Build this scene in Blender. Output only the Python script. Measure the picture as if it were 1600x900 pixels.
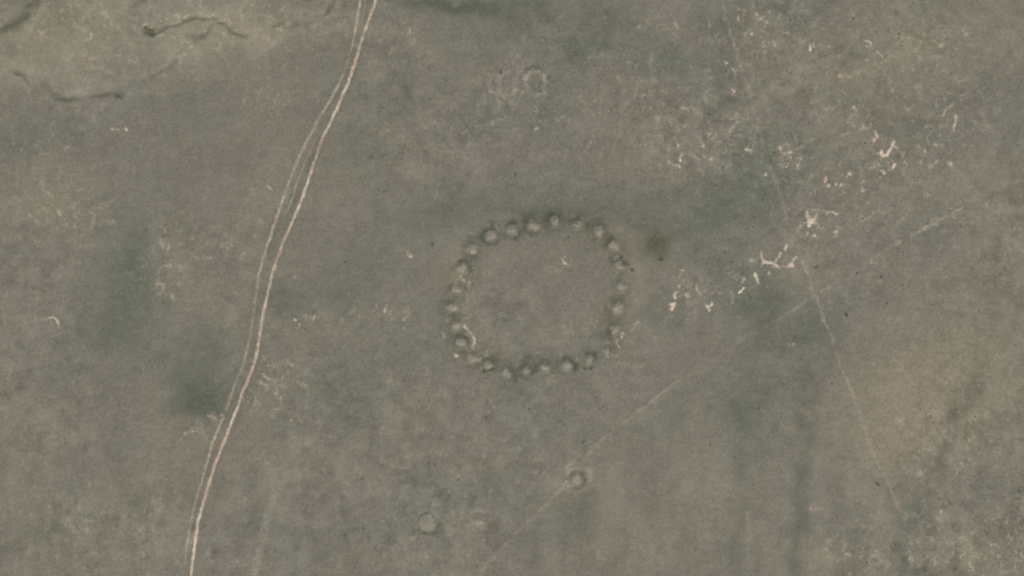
import bpy, math, random
import numpy as np

for o in list(bpy.data.objects):
    bpy.data.objects.remove(o, do_unlink=True)
scene = bpy.context.scene
C = scene.collection
R = math.radians

# ------------------------------------------------------------------ camera
# straight down on 800 m x 450 m of steppe from 1500 m
S = 0.5                                   # metres per photo pixel
cam_d = bpy.data.cameras.new("camera")
cam = bpy.data.objects.new("camera", cam_d)
C.objects.link(cam)
cam.location = (0, 0, 1500)
cam.rotation_euler = (0, 0, 0)
cam_d.sensor_width = 36
cam_d.lens = 36 * 1500 / 800
cam_d.clip_start = 1
cam_d.clip_end = 40000
scene.camera = cam
scene.render.resolution_x = 1024
scene.render.resolution_y = 576
scene.render.engine = 'CYCLES'
scene.cycles.pixel_filter_type = 'BLACKMAN_HARRIS'
scene.cycles.filter_width = 1.5

# ------------------------------------------------------------------ light
SUN_EL, SUN_AZ = 47.0, 160.0              # azimuth clockwise from north (up in the photo)
w = bpy.data.worlds.new("World")
scene.world = w
w.use_nodes = True
nt = w.node_tree
bg = nt.nodes['Background']
sky = nt.nodes.new('ShaderNodeTexSky')
sky.sky_type = 'NISHITA'
sky.sun_disc = False
sky.sun_elevation = R(SUN_EL)
sky.sun_rotation = R(SUN_AZ)
nt.links.new(sky.outputs[0], bg.inputs[0])
bg.inputs[1].default_value = 0.09
sun_d = bpy.data.lights.new("sun", 'SUN')
sun_d.energy = 3.0
sun_d.angle = R(0.53)
sun_d.color = (1.0, 0.955, 0.90)
sun = bpy.data.objects.new("sun", sun_d)
C.objects.link(sun)
sun.rotation_euler = (R(90 - SUN_EL), 0, R(180 - SUN_AZ))
sun.location = (0, 0, 300)
scene.view_settings.view_transform = 'Standard'
scene.view_settings.look = 'None'
scene.view_settings.exposure = 0.05
scene.view_settings.gamma = 1.0

# ------------------------------------------------------------------ helpers
def W(px, py):
    return (px - 800) * S, (450 - py) * S

_lat = np.random.RandomState(11).rand(256, 256)
def Z0(x): return np.zeros_like(x)
def vnoise(x, y):
    xi = np.floor(x).astype(np.int64); yi = np.floor(y).astype(np.int64)
    fx = x - xi; fy = y - yi
    fx = fx * fx * fx * (fx * (fx * 6 - 15) + 10); fy = fy * fy * fy * (fy * (fy * 6 - 15) + 10)
    a = _lat[xi & 255, yi & 255]; b = _lat[(xi + 1) & 255, yi & 255]
    c = _lat[xi & 255, (yi + 1) & 255]; d = _lat[(xi + 1) & 255, (yi + 1) & 255]
    return (a * (1 - fx) + b * fx) * (1 - fy) + (c * (1 - fx) + d * fx) * fy
def fbm(x, y, size, octv=4, seed=0, gain=.5):
    """about -1..1, feature size in metres"""
    s = np.zeros_like(x, dtype=float); amp = 1.0; tot = 0; f = 1.0 / size
    for k in range(octv):
        t = 0.7 + 1.13 * k + seed * .37; ct, st = math.cos(t), math.sin(t)
        s += amp * (vnoise((x * ct - y * st) * f + 17.3 * seed + 5 * k, (x * st + y * ct) * f + 9.1 * seed - 3 * k) - .5)
        tot += amp; amp *= gain; f *= 2.03
    return s / tot * 3.0
def sstep(e0, e1, v):
    t = np.clip((v - e0) / (e1 - e0), 0, 1)
    return t * t * (3 - 2 * t)

def stroke(x, y, pts, soft=1.0):
    """max over a polyline of soft discs; pts = (px, py, width_px[, strength]) ; 1 in the core, 0 past the edge"""
    out = np.zeros_like(x)
    P = []
    for p in pts:
        wx, wy = W(p[0], p[1]); P.append((wx, wy, p[2] * S * .5, p[3] if len(p) > 3 else 1.0))
    if len(P) == 1: P = P * 2
    for a, b in zip(P[:-1], P[1:]):
        dx, dy = b[0] - a[0], b[1] - a[1]; L = dx * dx + dy * dy
        t = np.clip(((x - a[0]) * dx + (y - a[1]) * dy) / L, 0, 1) if L > 1e-9 else np.zeros_like(x)
        d = np.hypot(x - a[0] - t * dx, y - a[1] - t * dy)
        r = a[2] + (b[2] - a[2]) * t; st = a[3] + (b[3] - a[3]) * t
        out = np.maximum(out, st * (1 - sstep(0, 1, np.clip((d / r - 1 + soft) / (2 * soft), 0, 1))))
    return out

def blob(x, y, px, py, rx, ry, ang=0.0):
    wx, wy = W(px, py); c, s = math.cos(R(ang)), math.sin(R(ang))
    dx, dy = x - wx, y - wy
    u = (dx * c + dy * s) / (rx * S); v = (-dx * s + dy * c) / (ry * S)
    return np.exp(-(u * u + v * v))

# ------------------------------------------------------------------ where the mounds are (photo pixels)
# x, y, radius px, ditch strength, grass tint of the ditch (0 green, 1 yellow), crown paleness, label
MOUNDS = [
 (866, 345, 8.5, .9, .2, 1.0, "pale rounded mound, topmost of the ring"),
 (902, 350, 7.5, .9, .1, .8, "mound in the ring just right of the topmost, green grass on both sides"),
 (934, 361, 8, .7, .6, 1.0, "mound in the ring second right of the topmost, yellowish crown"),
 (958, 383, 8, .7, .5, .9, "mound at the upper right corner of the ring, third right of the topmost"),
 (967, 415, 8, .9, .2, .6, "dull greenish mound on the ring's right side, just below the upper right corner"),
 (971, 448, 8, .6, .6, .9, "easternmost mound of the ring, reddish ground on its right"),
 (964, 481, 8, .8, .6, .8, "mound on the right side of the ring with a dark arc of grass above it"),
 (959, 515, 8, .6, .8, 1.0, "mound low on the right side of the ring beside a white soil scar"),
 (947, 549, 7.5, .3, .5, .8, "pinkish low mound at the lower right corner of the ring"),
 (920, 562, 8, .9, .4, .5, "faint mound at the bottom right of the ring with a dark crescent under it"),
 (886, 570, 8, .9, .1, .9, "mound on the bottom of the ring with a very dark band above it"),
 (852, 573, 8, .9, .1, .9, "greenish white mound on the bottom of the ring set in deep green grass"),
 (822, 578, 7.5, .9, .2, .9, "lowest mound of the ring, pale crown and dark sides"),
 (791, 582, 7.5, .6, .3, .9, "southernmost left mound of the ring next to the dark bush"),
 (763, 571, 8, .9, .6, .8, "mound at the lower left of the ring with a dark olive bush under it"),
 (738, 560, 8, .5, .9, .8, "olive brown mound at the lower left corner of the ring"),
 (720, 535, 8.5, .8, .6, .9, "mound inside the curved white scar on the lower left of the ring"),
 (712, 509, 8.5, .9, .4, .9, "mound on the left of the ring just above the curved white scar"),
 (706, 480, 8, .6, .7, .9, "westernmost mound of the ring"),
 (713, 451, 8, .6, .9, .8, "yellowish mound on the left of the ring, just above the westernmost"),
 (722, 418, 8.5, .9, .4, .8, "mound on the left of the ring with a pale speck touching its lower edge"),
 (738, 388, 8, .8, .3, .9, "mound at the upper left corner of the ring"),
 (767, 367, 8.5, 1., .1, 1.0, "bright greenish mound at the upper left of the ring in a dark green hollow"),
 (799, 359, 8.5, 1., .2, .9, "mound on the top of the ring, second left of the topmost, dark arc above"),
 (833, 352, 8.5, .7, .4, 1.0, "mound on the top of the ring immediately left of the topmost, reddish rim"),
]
LONE = [
 (901, 748, 9, 17, .8, 1.0, 1.0, "round mound with a brown ring ditch, alone on the diagonal footpath"),
 (667, 816, 13, 19, .85, .2, .55, "wide flat mound with dark green hollow at its foot, left of the footpath"),
 (749, 816, 9, 22, .25, .9, .5, "very faint worn mound with yellow centre, between wide flat mound and footpath"),
]

# ------------------------------------------------------------------ land: height and ground cover as functions of place
GULLIES = [
 ([(58, -20, 14), (46, 2, 13), (34, 20, 12), (22, 34, 12), (8, 42, 12), (-20, 50, 14)], 1.5),
 ([(216, -10, 8), (205, 5, 9), (218, 25, 7), (234, 47, 10)], .8),
 ([(234, 47, 10), (255, 43, 6), (280, 33, 5), (306, 22, 6), (325, 27, 5)], .9),
 ([(298, 52, 6), (310, 58, 7), (325, 58, 6), (330, 40, 5)], .6),
 ([(330, 27, 5), (348, 40, 7), (365, 50, 7), (385, 57, 7), (398, 48, 5)], 1.1),
 ([(530, -8, 7), (512, 10, 8), (498, 24, 7), (478, 36, 7), (452, 42, 9), (430, 38, 6)], .9),
 ([(24, 113, 8), (34, 119, 8), (40, 130, 6)], .9),
 ([(60, 133, 6), (74, 136, 8), (84, 146, 8), (96, 152, 6), (118, 153, 5), (150, 147, 5), (176, 148, 5), (186, 153, 8)], .8),
 ([(238, 118, 7), (246, 112, 7), (252, 105, 4)], .5),
 ([(270, 98, 5), (282, 88, 6), (287, 80, 4)], .5),
]
DARK = [
 (1027, 385, 22, 24, 0, .3),  # sage green, darker vegetation: x, y, rx, ry, angle, amount
 (180, 470, 60, 85, -20, .55), (205, 400, 45, 45, 0, .4), (300, 630, 55, 45, 0, .95), (285, 560, 60, 40, 0, .35), (20, 400, 80, 50, 0, .2),
 (440, 480, 45, 30, 20, .6), (530, 455, 60, 40, 0, .45), (570, 250, 45, 60, -25, .45), (520, 110, 60, 50, 0, .3), (600, 400, 80, 60, 0, .3),
 (700, 5, 120, 12, 0, .9), (830, 20, 60, 25, 0, .5), (960, 25, 50, 35, 0, .55), (890, 65, 70, 30, 0, .45), (1000, 90, 110, 30, -8, .5),
 (860, 130, 70, 50, 0, .35), (1060, 90, 40, 22, 0, .3), (1115, 30, 25, 40, 0, .35), (1125, 130, 40, 60, 0, .3),
 (690, 340, 70, 35, 10, .45), (800, 310, 110, 30, 5, .5), (940, 320, 90, 35, 0, .55), (1090, 340, 90, 55, -15, .55), (1160, 300, 70, 45, 0, .45),
 (1200, 250, 50, 60, 0, .35), (1130, 400, 70, 35, 0, .25), (1200, 470, 50, 45, 0, .55), (1050, 500, 80, 35, 10, .35), (1290, 500, 50, 35, 25, .6),
 (1245, 535, 50, 22, 10, .45), (1300, 250, 60, 45, 0, .3), (1440, 230, 70, 45, 0, .3), (1520, 420, 60, 35, 0, .3), (1440, 350, 55, 35, 0, .3),
 (1240, 25, 40, 30, 0, .45), (1350, 80, 30, 22, 0, .4), (1310, 150, 45, 14, 0, .35), (830, 190, 60, 40, 0, .3), (1190, 600, 40, 90, 0, .25),
 (600, 700, 100, 80, 0, .18), (560, 600, 90, 60, 0, .22), (870, 430, 80, 60, 0, .1), (110, 190, 100, 50, 0, .25), (300, 180, 60, 50, 0, .3),
 (340, 560, 40, 80, 0, .3), (1030, 650, 40, 50, 0, .15), (760, 770, 60, 25, 0, .2), (905, 810, 25, 55, 0, .3), (1000, 780, 45, 40, 0, .15),
 (1160, 690, 30, 120, 3, .3), (1540, 780, 45, 60, 0, .25), (1400, 800, 30, 40, 0, .3), (490, 800, 60, 70, 0, .12), (60, 810, 50, 90, 0, .2),
]
DAMP = [
 (300, 630, 42, 32, 0, .42), (285, 650, 30, 18, 0, .2), (180, 470, 50, 60, 0, .14), (435, 478, 40, 26, 15, .3), (530, 455, 55, 30, 0, .12), (700, 4, 100, 9, 0, .5), (830, 15, 50, 18, 0, .2),
 (960, 22, 40, 22, 0, .2), (1028, 383, 27, 30, 0, .72), (1000, 395, 24, 20, 0, .2), (1000, 350, 40, 20, 0, .2), (940, 385, 30, 20, 0, .15), (1290, 500, 40, 30, 25, .22), (1235, 535, 50, 16, 8, .22), (1195, 465, 40, 35, 0, .15),
 (690, 340, 60, 22, 10, .12), (880, 335, 120, 14, 0, .2), (1150, 310, 60, 40, 0, .14), (1110, 290, 50, 30, 0, .12), (900, 70, 60, 22, 0, .12), (1130, 35, 20, 25, 0, .15), (30, 35, 22, 12, 30, .25),
 (905, 800, 16, 40, 0, .18), (450, 20, 40, 12, 0, .12), (1160, 480, 60, 22, 0, .12), (840, 585, 40, 12, 0, .2), (930, 365, 30, 16, 0, .15), (0, 395, 60, 25, 0, .15)]
WEAR = [
 (901, 735, 22, 16, 0, 1.0), (901, 760, 22, 12, 0, .5),  # broken scratchy sward with bare flecks
 (1190, 60, 70, 60, 0, .9), (1450, 80, 90, 60, 0, .75), (1400, 235, 80, 50, 0, 1.), (1100, 230, 70, 35, 0, 1.), (1340, 190, 70, 40, 0, .7), (1230, 255, 35, 30, 0, .9), (1500, 190, 50, 50, 0, .5), (1300, 280, 60, 30, 0, .6),
 (1260, 350, 50, 30, 0, .7), (1490, 335, 50, 25, 0, .8), (1075, 460, 40, 35, 0, .8), (1180, 430, 50, 35, 0, .6), (1290, 460, 50, 40, 0, .6), (100, 335, 90, 40, 0, .9), (270, 410, 45, 70, 0, 1.), (345, 385, 40, 25, 0, .7),
 (400, 320, 40, 50, 0, .6), (430, 150, 40, 25, 0, .6), (480, 500, 60, 20, 0, .5), (430, 600, 50, 60, 0, .7), (310, 670, 50, 25, 0, .7), (600, 490, 40, 25, 0, .5), (730, 450, 22, 60, 0, .6), (750, 550, 35, 25, 0, .5),
 (970, 530, 40, 30, 0, .5), (130, 60, 180, 60, 0, .8), (370, 40, 120, 45, 0, .9), (1470, 860, 110, 45, 0, 1.), (1340, 870, 60, 40, 0, .8), (1570, 850, 50, 60, 0, 1.), (1440, 720, 90, 80, 0, .5), (1510, 600, 120, 90, 0, .4),
 (240, 840, 90, 50, 0, .5), (120, 800, 60, 50, 0, .4), (960, 870, 60, 30, 0, .4), (800, 140, 50, 40, 0, .5), (870, 190, 90, 40, 0, .35), (1010, 150, 90, 60, 0, .5), (1000, 60, 80, 40, 0, .35), (700, 210, 80, 40, 0, .4),
 (1330, 60, 60, 40, 0, .5), (1180, 180, 60, 30, 0, .5), (1500, 450, 90, 60, 0, .4), (1360, 330, 80, 60, 0, .5), (60, 250, 90, 60, 0, .4), (200, 200, 60, 30, 0, .4), (640, 60, 60, 40, 0, .3), (660, 800, 80, 50, 0, .3)]
BANKS = [
 (901, 728, 18, 8, 0, .12), (923, 748, 6, 14, 0, .07), (878, 748, 6, 14, 0, .07), (24, 22, 26, 7, 40, .12), (60, 30, 26, 8, 40, .1), (255, 62, 30, 8, 5, .1), (120, 138, 50, 6, 0, .1), (345, 62, 40, 7, 10, .1),
 (722, 455, 14, 50, 8, .13), (745, 550, 22, 12, -35, .07), (990, 450, 12, 45, 0, .04),  # paler, stonier swells in the eroded corner and on the worn slopes
 (365, 16, 28, 12, 0, .15), (392, 40, 18, 9, 0, .15), (320, 42, 22, 8, 0, .08), (300, 80, 70, 12, 5, .08), (130, 78, 60, 12, 10, .09), (90, 108, 80, 12, 0, .07), (70, 50, 50, 14, 20, .06), (150, 120, 70, 12, 0, .08),
 (160, 20, 50, 10, 0, .06), (260, 20, 40, 9, 0, .06), (400, 75, 50, 10, 10, .06), (480, 8, 20, 8, 0, .06), (20, 12, 20, 8, 0, .06), (1400, 640, 60, 50, 0, .03), (1430, 90, 60, 25, 0, .05), (270, 400, 30, 50, 0, .04)]
OLIVE = [
 (1027, 385, 24, 26, 0, .8),  # dry yellow-brown grass
 (120, 55, 200, 62, 10, .62), (370, 50, 150, 55, 5, .45), (60, 20, 120, 40, 0, .25), (60, 300, 90, 45, 15, .45), (90, 345, 60, 30, 0, .3),
 (290, 410, 45, 75, 10, .4), (400, 330, 35, 60, -20, .5), (1500, 560, 160, 110, 30, .75), (1420, 660, 150, 90, 10, .55), (1560, 420, 60, 50, 0, .4),
 (1210, 90, 60, 55, 0, .5), (1420, 110, 130, 60, 10, .5), (1480, 60, 80, 40, 0, .35), (1300, 210, 60, 30, 0, .3), (1500, 290, 110, 40, 10, .35),
 (160, 850, 110, 45, 0, .65), (230, 770, 80, 40, 0, .3), (30, 740, 60, 90, 0, .3), (280, 700, 60, 60, 0, .3), (1500, 860, 110, 50, 0, .6),
 (1280, 880, 60, 30, 0, .45), (1090, 800, 60, 40, 0, .35), (975, 855, 60, 35, 0, .35), (760, 730, 50, 12, 0, .45), (390, 470, 30, 120, -15, .3),
 (722, 460, 16, 55, 8, .95), (990, 450, 15, 60, 0, .8), (940, 370, 20, 15, 0, .5), (1010, 400, 40, 35, 0, .35), (745, 545, 30, 22, -30, .4), (960, 500, 20, 40, 10, .4),
 (880, 520, 45, 12, 0, .35), (1225, 250, 22, 22, 0, .4), (1400, 240, 40, 35, 0, .3), (1590, 660, 60, 90, 0, .35), (470, 730, 50, 20, 0, .15),
 (430, 720, 22, 16, 0, .2), (1060, 655, 22, 14, 0, .2), (900, 760, 35, 35, 0, .3), (560, 880, 70, 20, 0, .2), (1270, 400, 40, 30, 0, .15),
]
PINK = [  # thin grass over reddish solonetz clay
 (480, 90, 60, 60, 0, .4), (330, 250, 90, 50, 0, .35), (520, 330, 60, 45, 0, .3), (1090, 60, 50, 22, 0, .35), (1080, 430, 50, 45, 0, .4), (820, 480, 110, 70, 0, .35),
 (700, 240, 90, 50, 0, .25), (1010, 230, 70, 60, 0, .2), (1180, 560, 110, 40, 20, .35), (1370, 430, 90, 35, 0, .35), (1380, 200, 60, 25, 0, .35),
 (700, 700, 110, 50, 0, .3), (830, 870, 120, 40, 0, .3), (300, 540, 50, 35, 0, .25), (1100, 740, 60, 50, 0, .3), (120, 560, 120, 70, 0, .3),
 (1500, 170, 70, 40, 0, .3), (1260, 740, 40, 70, 0, .3), (1470, 740, 50, 40, 0, .25), (1560, 150, 50, 60, 0, .25), (170, 330, 40, 30, 0, .3),
 (1150, 830, 50, 60, 0, .2), (360, 20, 40, 12, 0, .4), (1010, 870, 70, 40, 0, .15), (510, 790, 110, 60, 0, .2), (100, 690, 130, 80, 0, .2),
 (970, 610, 90, 30, 0, .2), (1410, 560, 50, 60, 0, .2), (880, 405, 25, 18, 0, .5), (1190, 385, 40, 20, 0, .3), (1170, 190, 50, 25, 0, .3),
]
STREAKS = [
 ([(487, 245, 12), (462, 300, 14), (440, 350, 14), (422, 400, 10)], .5),  # shallow drainage lines in the south east, greener grass
 ([(1262, 585, 30), (1256, 650, 30), (1256, 720, 26), (1250, 800, 24), (1240, 910, 28)], .55),
 ([(1495, 640, 26), (1465, 720, 24), (1440, 770, 26), (1425, 800, 26), (1410, 850, 26), (1400, 910, 26)], .5),
 ([(1455, 770, 18), (1448, 840, 16), (1446, 910, 16)], .45),
 ([(1345, 790, 26), (1335, 850, 24), (1320, 910, 22)], .3),
 ([(1155, 630, 26), (1152, 760, 24), (1150, 910, 22)], .3),
 ([(215, 780, 20), (210, 850, 20), (205, 910, 18)], .35),
 ([(205, 330, 40), (200, 420, 50), (190, 520, 60)], .25),
 ([(1520, 600, 30), (1495, 640, 26)], .4),
]
RINGBAND = [(m[0], m[1], 42) for m in MOUNDS] + [(MOUNDS[0][0], MOUNDS[0][1], 42)]

def gully_warp(x, y):
    near = sstep(60, 110, y) * 1.0
    wx = x + (fbm(x, y, 9, 3, 3) * 1.8 + fbm(x, y, 28, 2, 12) * 3) * near
    wy = y + (fbm(x, y, 9, 3, 4) * 1.8 + fbm(x, y, 28, 2, 13) * 3) * near
    return wx, wy, np.clip(.95 + .8 * fbm(x, y, 13, 3, 14), .2, 1.35)

def carve(x, y):
    h = np.zeros_like(x)
    wx, wy, brk = gully_warp(x, y)
    for pts, dep in GULLIES:
        x0, x1 = min(p[0] for p in pts) - 25, max(p[0] for p in pts) + 25
        y0, y1 = min(p[1] for p in pts) - 25, max(p[1] for p in pts) + 25
        a, d = W(x0, y0); b, c = W(x1, y1)
        sel = (x > a) & (x < b) & (y > c) & (y < d)
        if sel.any():
            h[sel] -= dep * .8 * stroke(wx[sel], wy[sel], pts, 1.0) * brk[sel]
    for m in MOUNDS:
        mx, my = W(m[0], m[1]); r = np.hypot(x - mx, y - my); sel = r < 16
        h[sel] -= .38 * m[3] * np.exp(-((r[sel] - m[2] * S - 2.0) / 1.5) ** 2)
    for m in LONE:
        mx, my = W(m[0], m[1]); r = np.hypot(x - mx, y - my); sel = r < 22
        h[sel] -= .5 * m[4] * np.exp(-((r[sel] - (m[2] + m[3]) * .5 * S) / 1.6) ** 2)
    return h

def height(x, y):
    h = 1.2 * fbm(x, y, 190, 3, 1) + .35 * fbm(x, y, 45, 3, 2) + .10 * fbm(x, y, 9, 3, 5) + .05 * fbm(x, y, 3, 2, 6)
    # low terrace edge along the scarp in the north west
    wx, wy = x, y + fbm(x, y, 30, 3, 8) * 6
    edge = np.interp(wx, [-3000, -400, -355, -310, -250, -190, -130, 0, 3000], [168, 168, 156, 150, 170, 190, 222, 260, 300])
    h += 1.3 * sstep(-16, 16, wy - edge + fbm(x, y, 14, 3, 9) * 5)
    for pts, a in STREAKS:
        h -= .5 * a * stroke(x, y, pts, 1.0)
    return h + carve(x, y)

def wear(x, y):
    w = .12 + Z0(x)
    for b in WEAR: w = w + b[5] * blob(x, y, *b[:5])
    return np.clip(w * (.9 + .5 * fbm(x, y, 20, 3, 41)), 0, 1.2)

def fields(x, y):
    """ground cover at a place: green, olive, pink, damp, light"""
    wx = x + fbm(x, y, 30, 4, 20) * 7; wy = y + fbm(x, y, 30, 4, 21) * 7
    n1 = fbm(x, y, 60, 4, 22, .5); n2 = fbm(x, y, 55, 5, 23, .6); n3 = fbm(x, y, 45, 4, 24, .5)
    far = sstep(420, 700, np.hypot(x, y * 1.6))
    g = .10 + .22 * n1 + far * .12
    o = .12 + .17 * n2 + far * .15
    p = .08 + .20 * n3
    for b in DARK: g = g + .85 * b[5] * blob(wx, wy, *b[:5])
    for b in OLIVE: o = o + .9 * b[5] * blob(wx, wy, *b[:5])
    for b in PINK: p = p + .8 * b[5] * blob(wx, wy, *b[:5])
    sx = x + fbm(x, y, 18, 3, 25) * 4
    sd = Z0(x); lip = Z0(x)
    for pts, a in STREAKS:
        q = 1.45 * a * stroke(sx, y, pts, 1.0) * (.8 + .4 * fbm(x, y, 14, 2, 26)); g = g + .5 * q; sd = sd + .3 * q
    for b in DAMP: sd = sd + b[5] * blob(wx, wy, *b[:5])
    rb = stroke(sx, y, RINGBAND, 1.0)
    damp = rb * .22 * (1 + .8 * fbm(x, y, 11, 3, 27)) + sd
    wy2 = wy + 0
    ux, uy, ubrk = gully_warp(x, y)
    for pts, dep in GULLIES:
        core = ubrk * stroke(ux, uy, [(q[0], q[1], q[2] * 1.5) for q in pts], 1.0); lip = np.maximum(lip, stroke(ux, uy - 1.5, [(q[0], q[1], q[2] * 3.6) for q in pts], 1.0))
        damp = damp + .42 * min(dep, 1.3) * core
    # small tufts of greener grass, fine mottling
    fine = fbm(x, y, 9, 4, 28, .62)
    fg = fbm(x, y, 6, 3, 29)
    rough = .45 + .9 * sstep(-.2, .6, fbm(x, y, 120, 2, 33)) + .7 * (blob(x, y, 1320, 240, 300, 260) + .6 * blob(x, y, 1480, 860, 150, 90) + .6 * blob(x, y, 950, 150, 220, 150))
    nw = blob(wx, wy, 140, 40, 260, 80, 8) + .8 * blob(wx, wy, 370, 35, 110, 45)
    light = .12 * rough * fine + .14 * np.clip(nw, 0, 1) * (.7 + .7 * fbm(x, y, 22, 4, 34))
    for b in BANKS: light = light + b[5] * blob(wx, wy, *b[:5]) * (1.2 + .9 * fbm(x, y, 12, 2, 39))
    light = light + .09 * lip * (1 - np.clip(damp * 2, 0, 1)) * (.8 + fbm(x, y, 10, 2, 44))
    south = sstep(-60, -200, y)
    light = light + .09 * south * fbm(x * 3.2, y * .7, 40, 3, 35) + .05 * fbm(x, y, 26, 3, 36)
    # thin pale scratches and worn spots where the sward is broken
    v = fbm(x, y, 4.5, 3, 37); light = light + .17 * rough * sstep(.55, 1.1, v)
    v = fbm(x, y, 4.5, 3, 38); light = light - .12 * rough * sstep(.6, 1.1, v)
    g = g + .12 * fg; o = o - .05 * fg
    green = np.clip(g, 0, 1.1); olive = np.clip(o, 0, 1); pink = np.clip(p, 0, 1)
    damp = np.clip(damp, 0, 1)
    return green, olive, pink, damp, light

# ------------------------------------------------------------------ materials
def lin(*c):
    return tuple(((v / 255) / 12.92 if v / 255 < .04045 else ((v / 255 + .055) / 1.055) ** 2.4) for v in c) + (1,)

def mixc(nt, fac, a, b, mode='MIX'):
    m = nt.nodes.new('ShaderNodeMix'); m.data_type = 'RGBA'; m.blend_type = mode
    for sock, v in ((m.inputs[0], fac), (m.inputs[6], a), (m.inputs[7], b)):
        if isinstance(v, (int, float, tuple)): sock.default_value = v
        else: nt.links.new(v, sock)
    return m.outputs[2]
def math_(nt, op, a, b=None, c=None, clamp=False):
    m = nt.nodes.new('ShaderNodeMath'); m.operation = op; m.use_clamp = clamp
    for i, v in enumerate((a, b, c)):
        if v is None: continue
        if isinstance(v, (int, float)): m.inputs[i].default_value = v
        else: nt.links.new(v, m.inputs[i])
    return m.outputs[0]
def noise(nt, vec, scale, detail=3, rough=.55):
    n = nt.nodes.new('ShaderNodeTexNoise'); n.inputs['Scale'].default_value = scale
    n.inputs['Detail'].default_value = detail; n.inputs['Roughness'].default_value = rough
    nt.links.new(vec, n.inputs['Vector'])
    return n.outputs['Fac']

def steppe_material():
    m = bpy.data.materials.new("steppe_ground"); m.use_nodes = True
    nt = m.node_tree; b = nt.nodes['Principled BSDF']
    geo = nt.nodes.new('ShaderNodeNewGeometry'); pos = geo.outputs['Position']
    A = nt.nodes.new('ShaderNodeAttribute'); A.attribute_name = 'cover'
    B = nt.nodes.new('ShaderNodeAttribute'); B.attribute_name = 'soil'
    sa = nt.nodes.new('ShaderNodeSeparateColor'); nt.links.new(A.outputs['Color'], sa.inputs[0])
    sb = nt.nodes.new('ShaderNodeSeparateColor'); nt.links.new(B.outputs['Color'], sb.inputs[0])
    green, olive, pink, damp = sa.outputs[0], sa.outputs[1], sa.outputs[2], A.outputs['Alpha']
    pale, rosy, cream, light = sb.outputs[0], sb.outputs[1], sb.outputs[2], B.outputs['Alpha']
    nA = noise(nt, pos, .12, 4, .6); nB = noise(nt, pos, .38, 3, .6); nC = noise(nt, pos, .9, 3, .6)
    def jit(v, n, k):
        return math_(nt, 'MULTIPLY_ADD', math_(nt, 'SUBTRACT', n, .5), k, v, True)
    c = lin(126, 119.8, 104.5)
    c = mixc(nt, jit(pink, nA, .5), c, lin(132, 122, 107))
    c = mixc(nt, jit(olive, nA, .5), c, lin(141, 131, 108))
    c = mixc(nt, jit(green, nB, .35), c, lin(105, 107, 93))
    c = mixc(nt, math_(nt, 'MULTIPLY', damp, math_(nt, 'MULTIPLY_ADD', math_(nt, 'SUBTRACT', nB, .5), 1.3, 1.0), None, True), c, lin(86, 87, 70))
    c = mixc(nt, jit(cream, nB, .35), c, lin(148, 141, 123))
    # broken sward: wiry pale threads and dark gaps where the turf is worn
    wr = nt.nodes.new('ShaderNodeAttribute'); wr.attribute_name = 'wear'
    r1 = noise(nt, pos, .085, 4, .62); r2 = noise(nt, pos, .14, 3, .6)
    ridge = math_(nt, 'SUBTRACT', 1.0, math_(nt, 'MULTIPLY', math_(nt, 'ABSOLUTE', math_(nt, 'SUBTRACT', r1, .5)), 17.0), None, True)
    gate = math_(nt, 'MULTIPLY', math_(nt, 'SUBTRACT', r2, .50), 7.0, None, True)
    thread = math_(nt, 'MULTIPLY', math_(nt, 'MULTIPLY', ridge, gate), wr.outputs['Fac'])
    c = mixc(nt, math_(nt, 'MULTIPLY', thread, .75, None, True), c, lin(176, 165, 138))
    gate2 = math_(nt, 'MULTIPLY', math_(nt, 'SUBTRACT', .45, r2), 6.0, None, True)
    pit = math_(nt, 'MULTIPLY', math_(nt, 'MULTIPLY', ridge, gate2), wr.outputs['Fac'])
    c = mixc(nt, math_(nt, 'MULTIPLY', pit, .65, None, True), c, lin(92, 92, 76))
    soil = mixc(nt, rosy, lin(208, 195, 168), lin(200, 165, 142))
    pj = math_(nt, 'MULTIPLY', pale, math_(nt, 'MULTIPLY_ADD', math_(nt, 'SUBTRACT', nC, .5), 1.5, 1.08), None, True)
    c = mixc(nt, pj, c, soil)
    # fine light and dark grain of tussocks and bare gaps
    g = math_(nt, 'MULTIPLY_ADD', math_(nt, 'SUBTRACT', nB, .5), .5, 1.0)
    g = math_(nt, 'MULTIPLY_ADD', math_(nt, 'SUBTRACT', nC, .5), .6, g)
    g = math_(nt, 'MULTIPLY_ADD', math_(nt, 'SUBTRACT', nA, .5), .16, g)
    g = math_(nt, 'ADD', g, math_(nt, 'MULTIPLY', light, 1.0))
    hsv = nt.nodes.new('ShaderNodeHueSaturation'); nt.links.new(c, hsv.inputs['Color']); nt.links.new(g, hsv.inputs['Value'])
    nt.links.new(hsv.outputs[0], b.inputs['Base Color'])
    b.inputs['Roughness'].default_value = .95
    b.inputs['Specular IOR Level'].default_value = .1
    bump = nt.nodes.new('ShaderNodeBump'); bump.inputs['Strength'].default_value = .35; bump.inputs['Distance'].default_value = .25
    nt.links.new(nB, bump.inputs['Height']); nt.links.new(bump.outputs[0], b.inputs['Normal'])
    return m
STEPPE = steppe_material()

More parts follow.
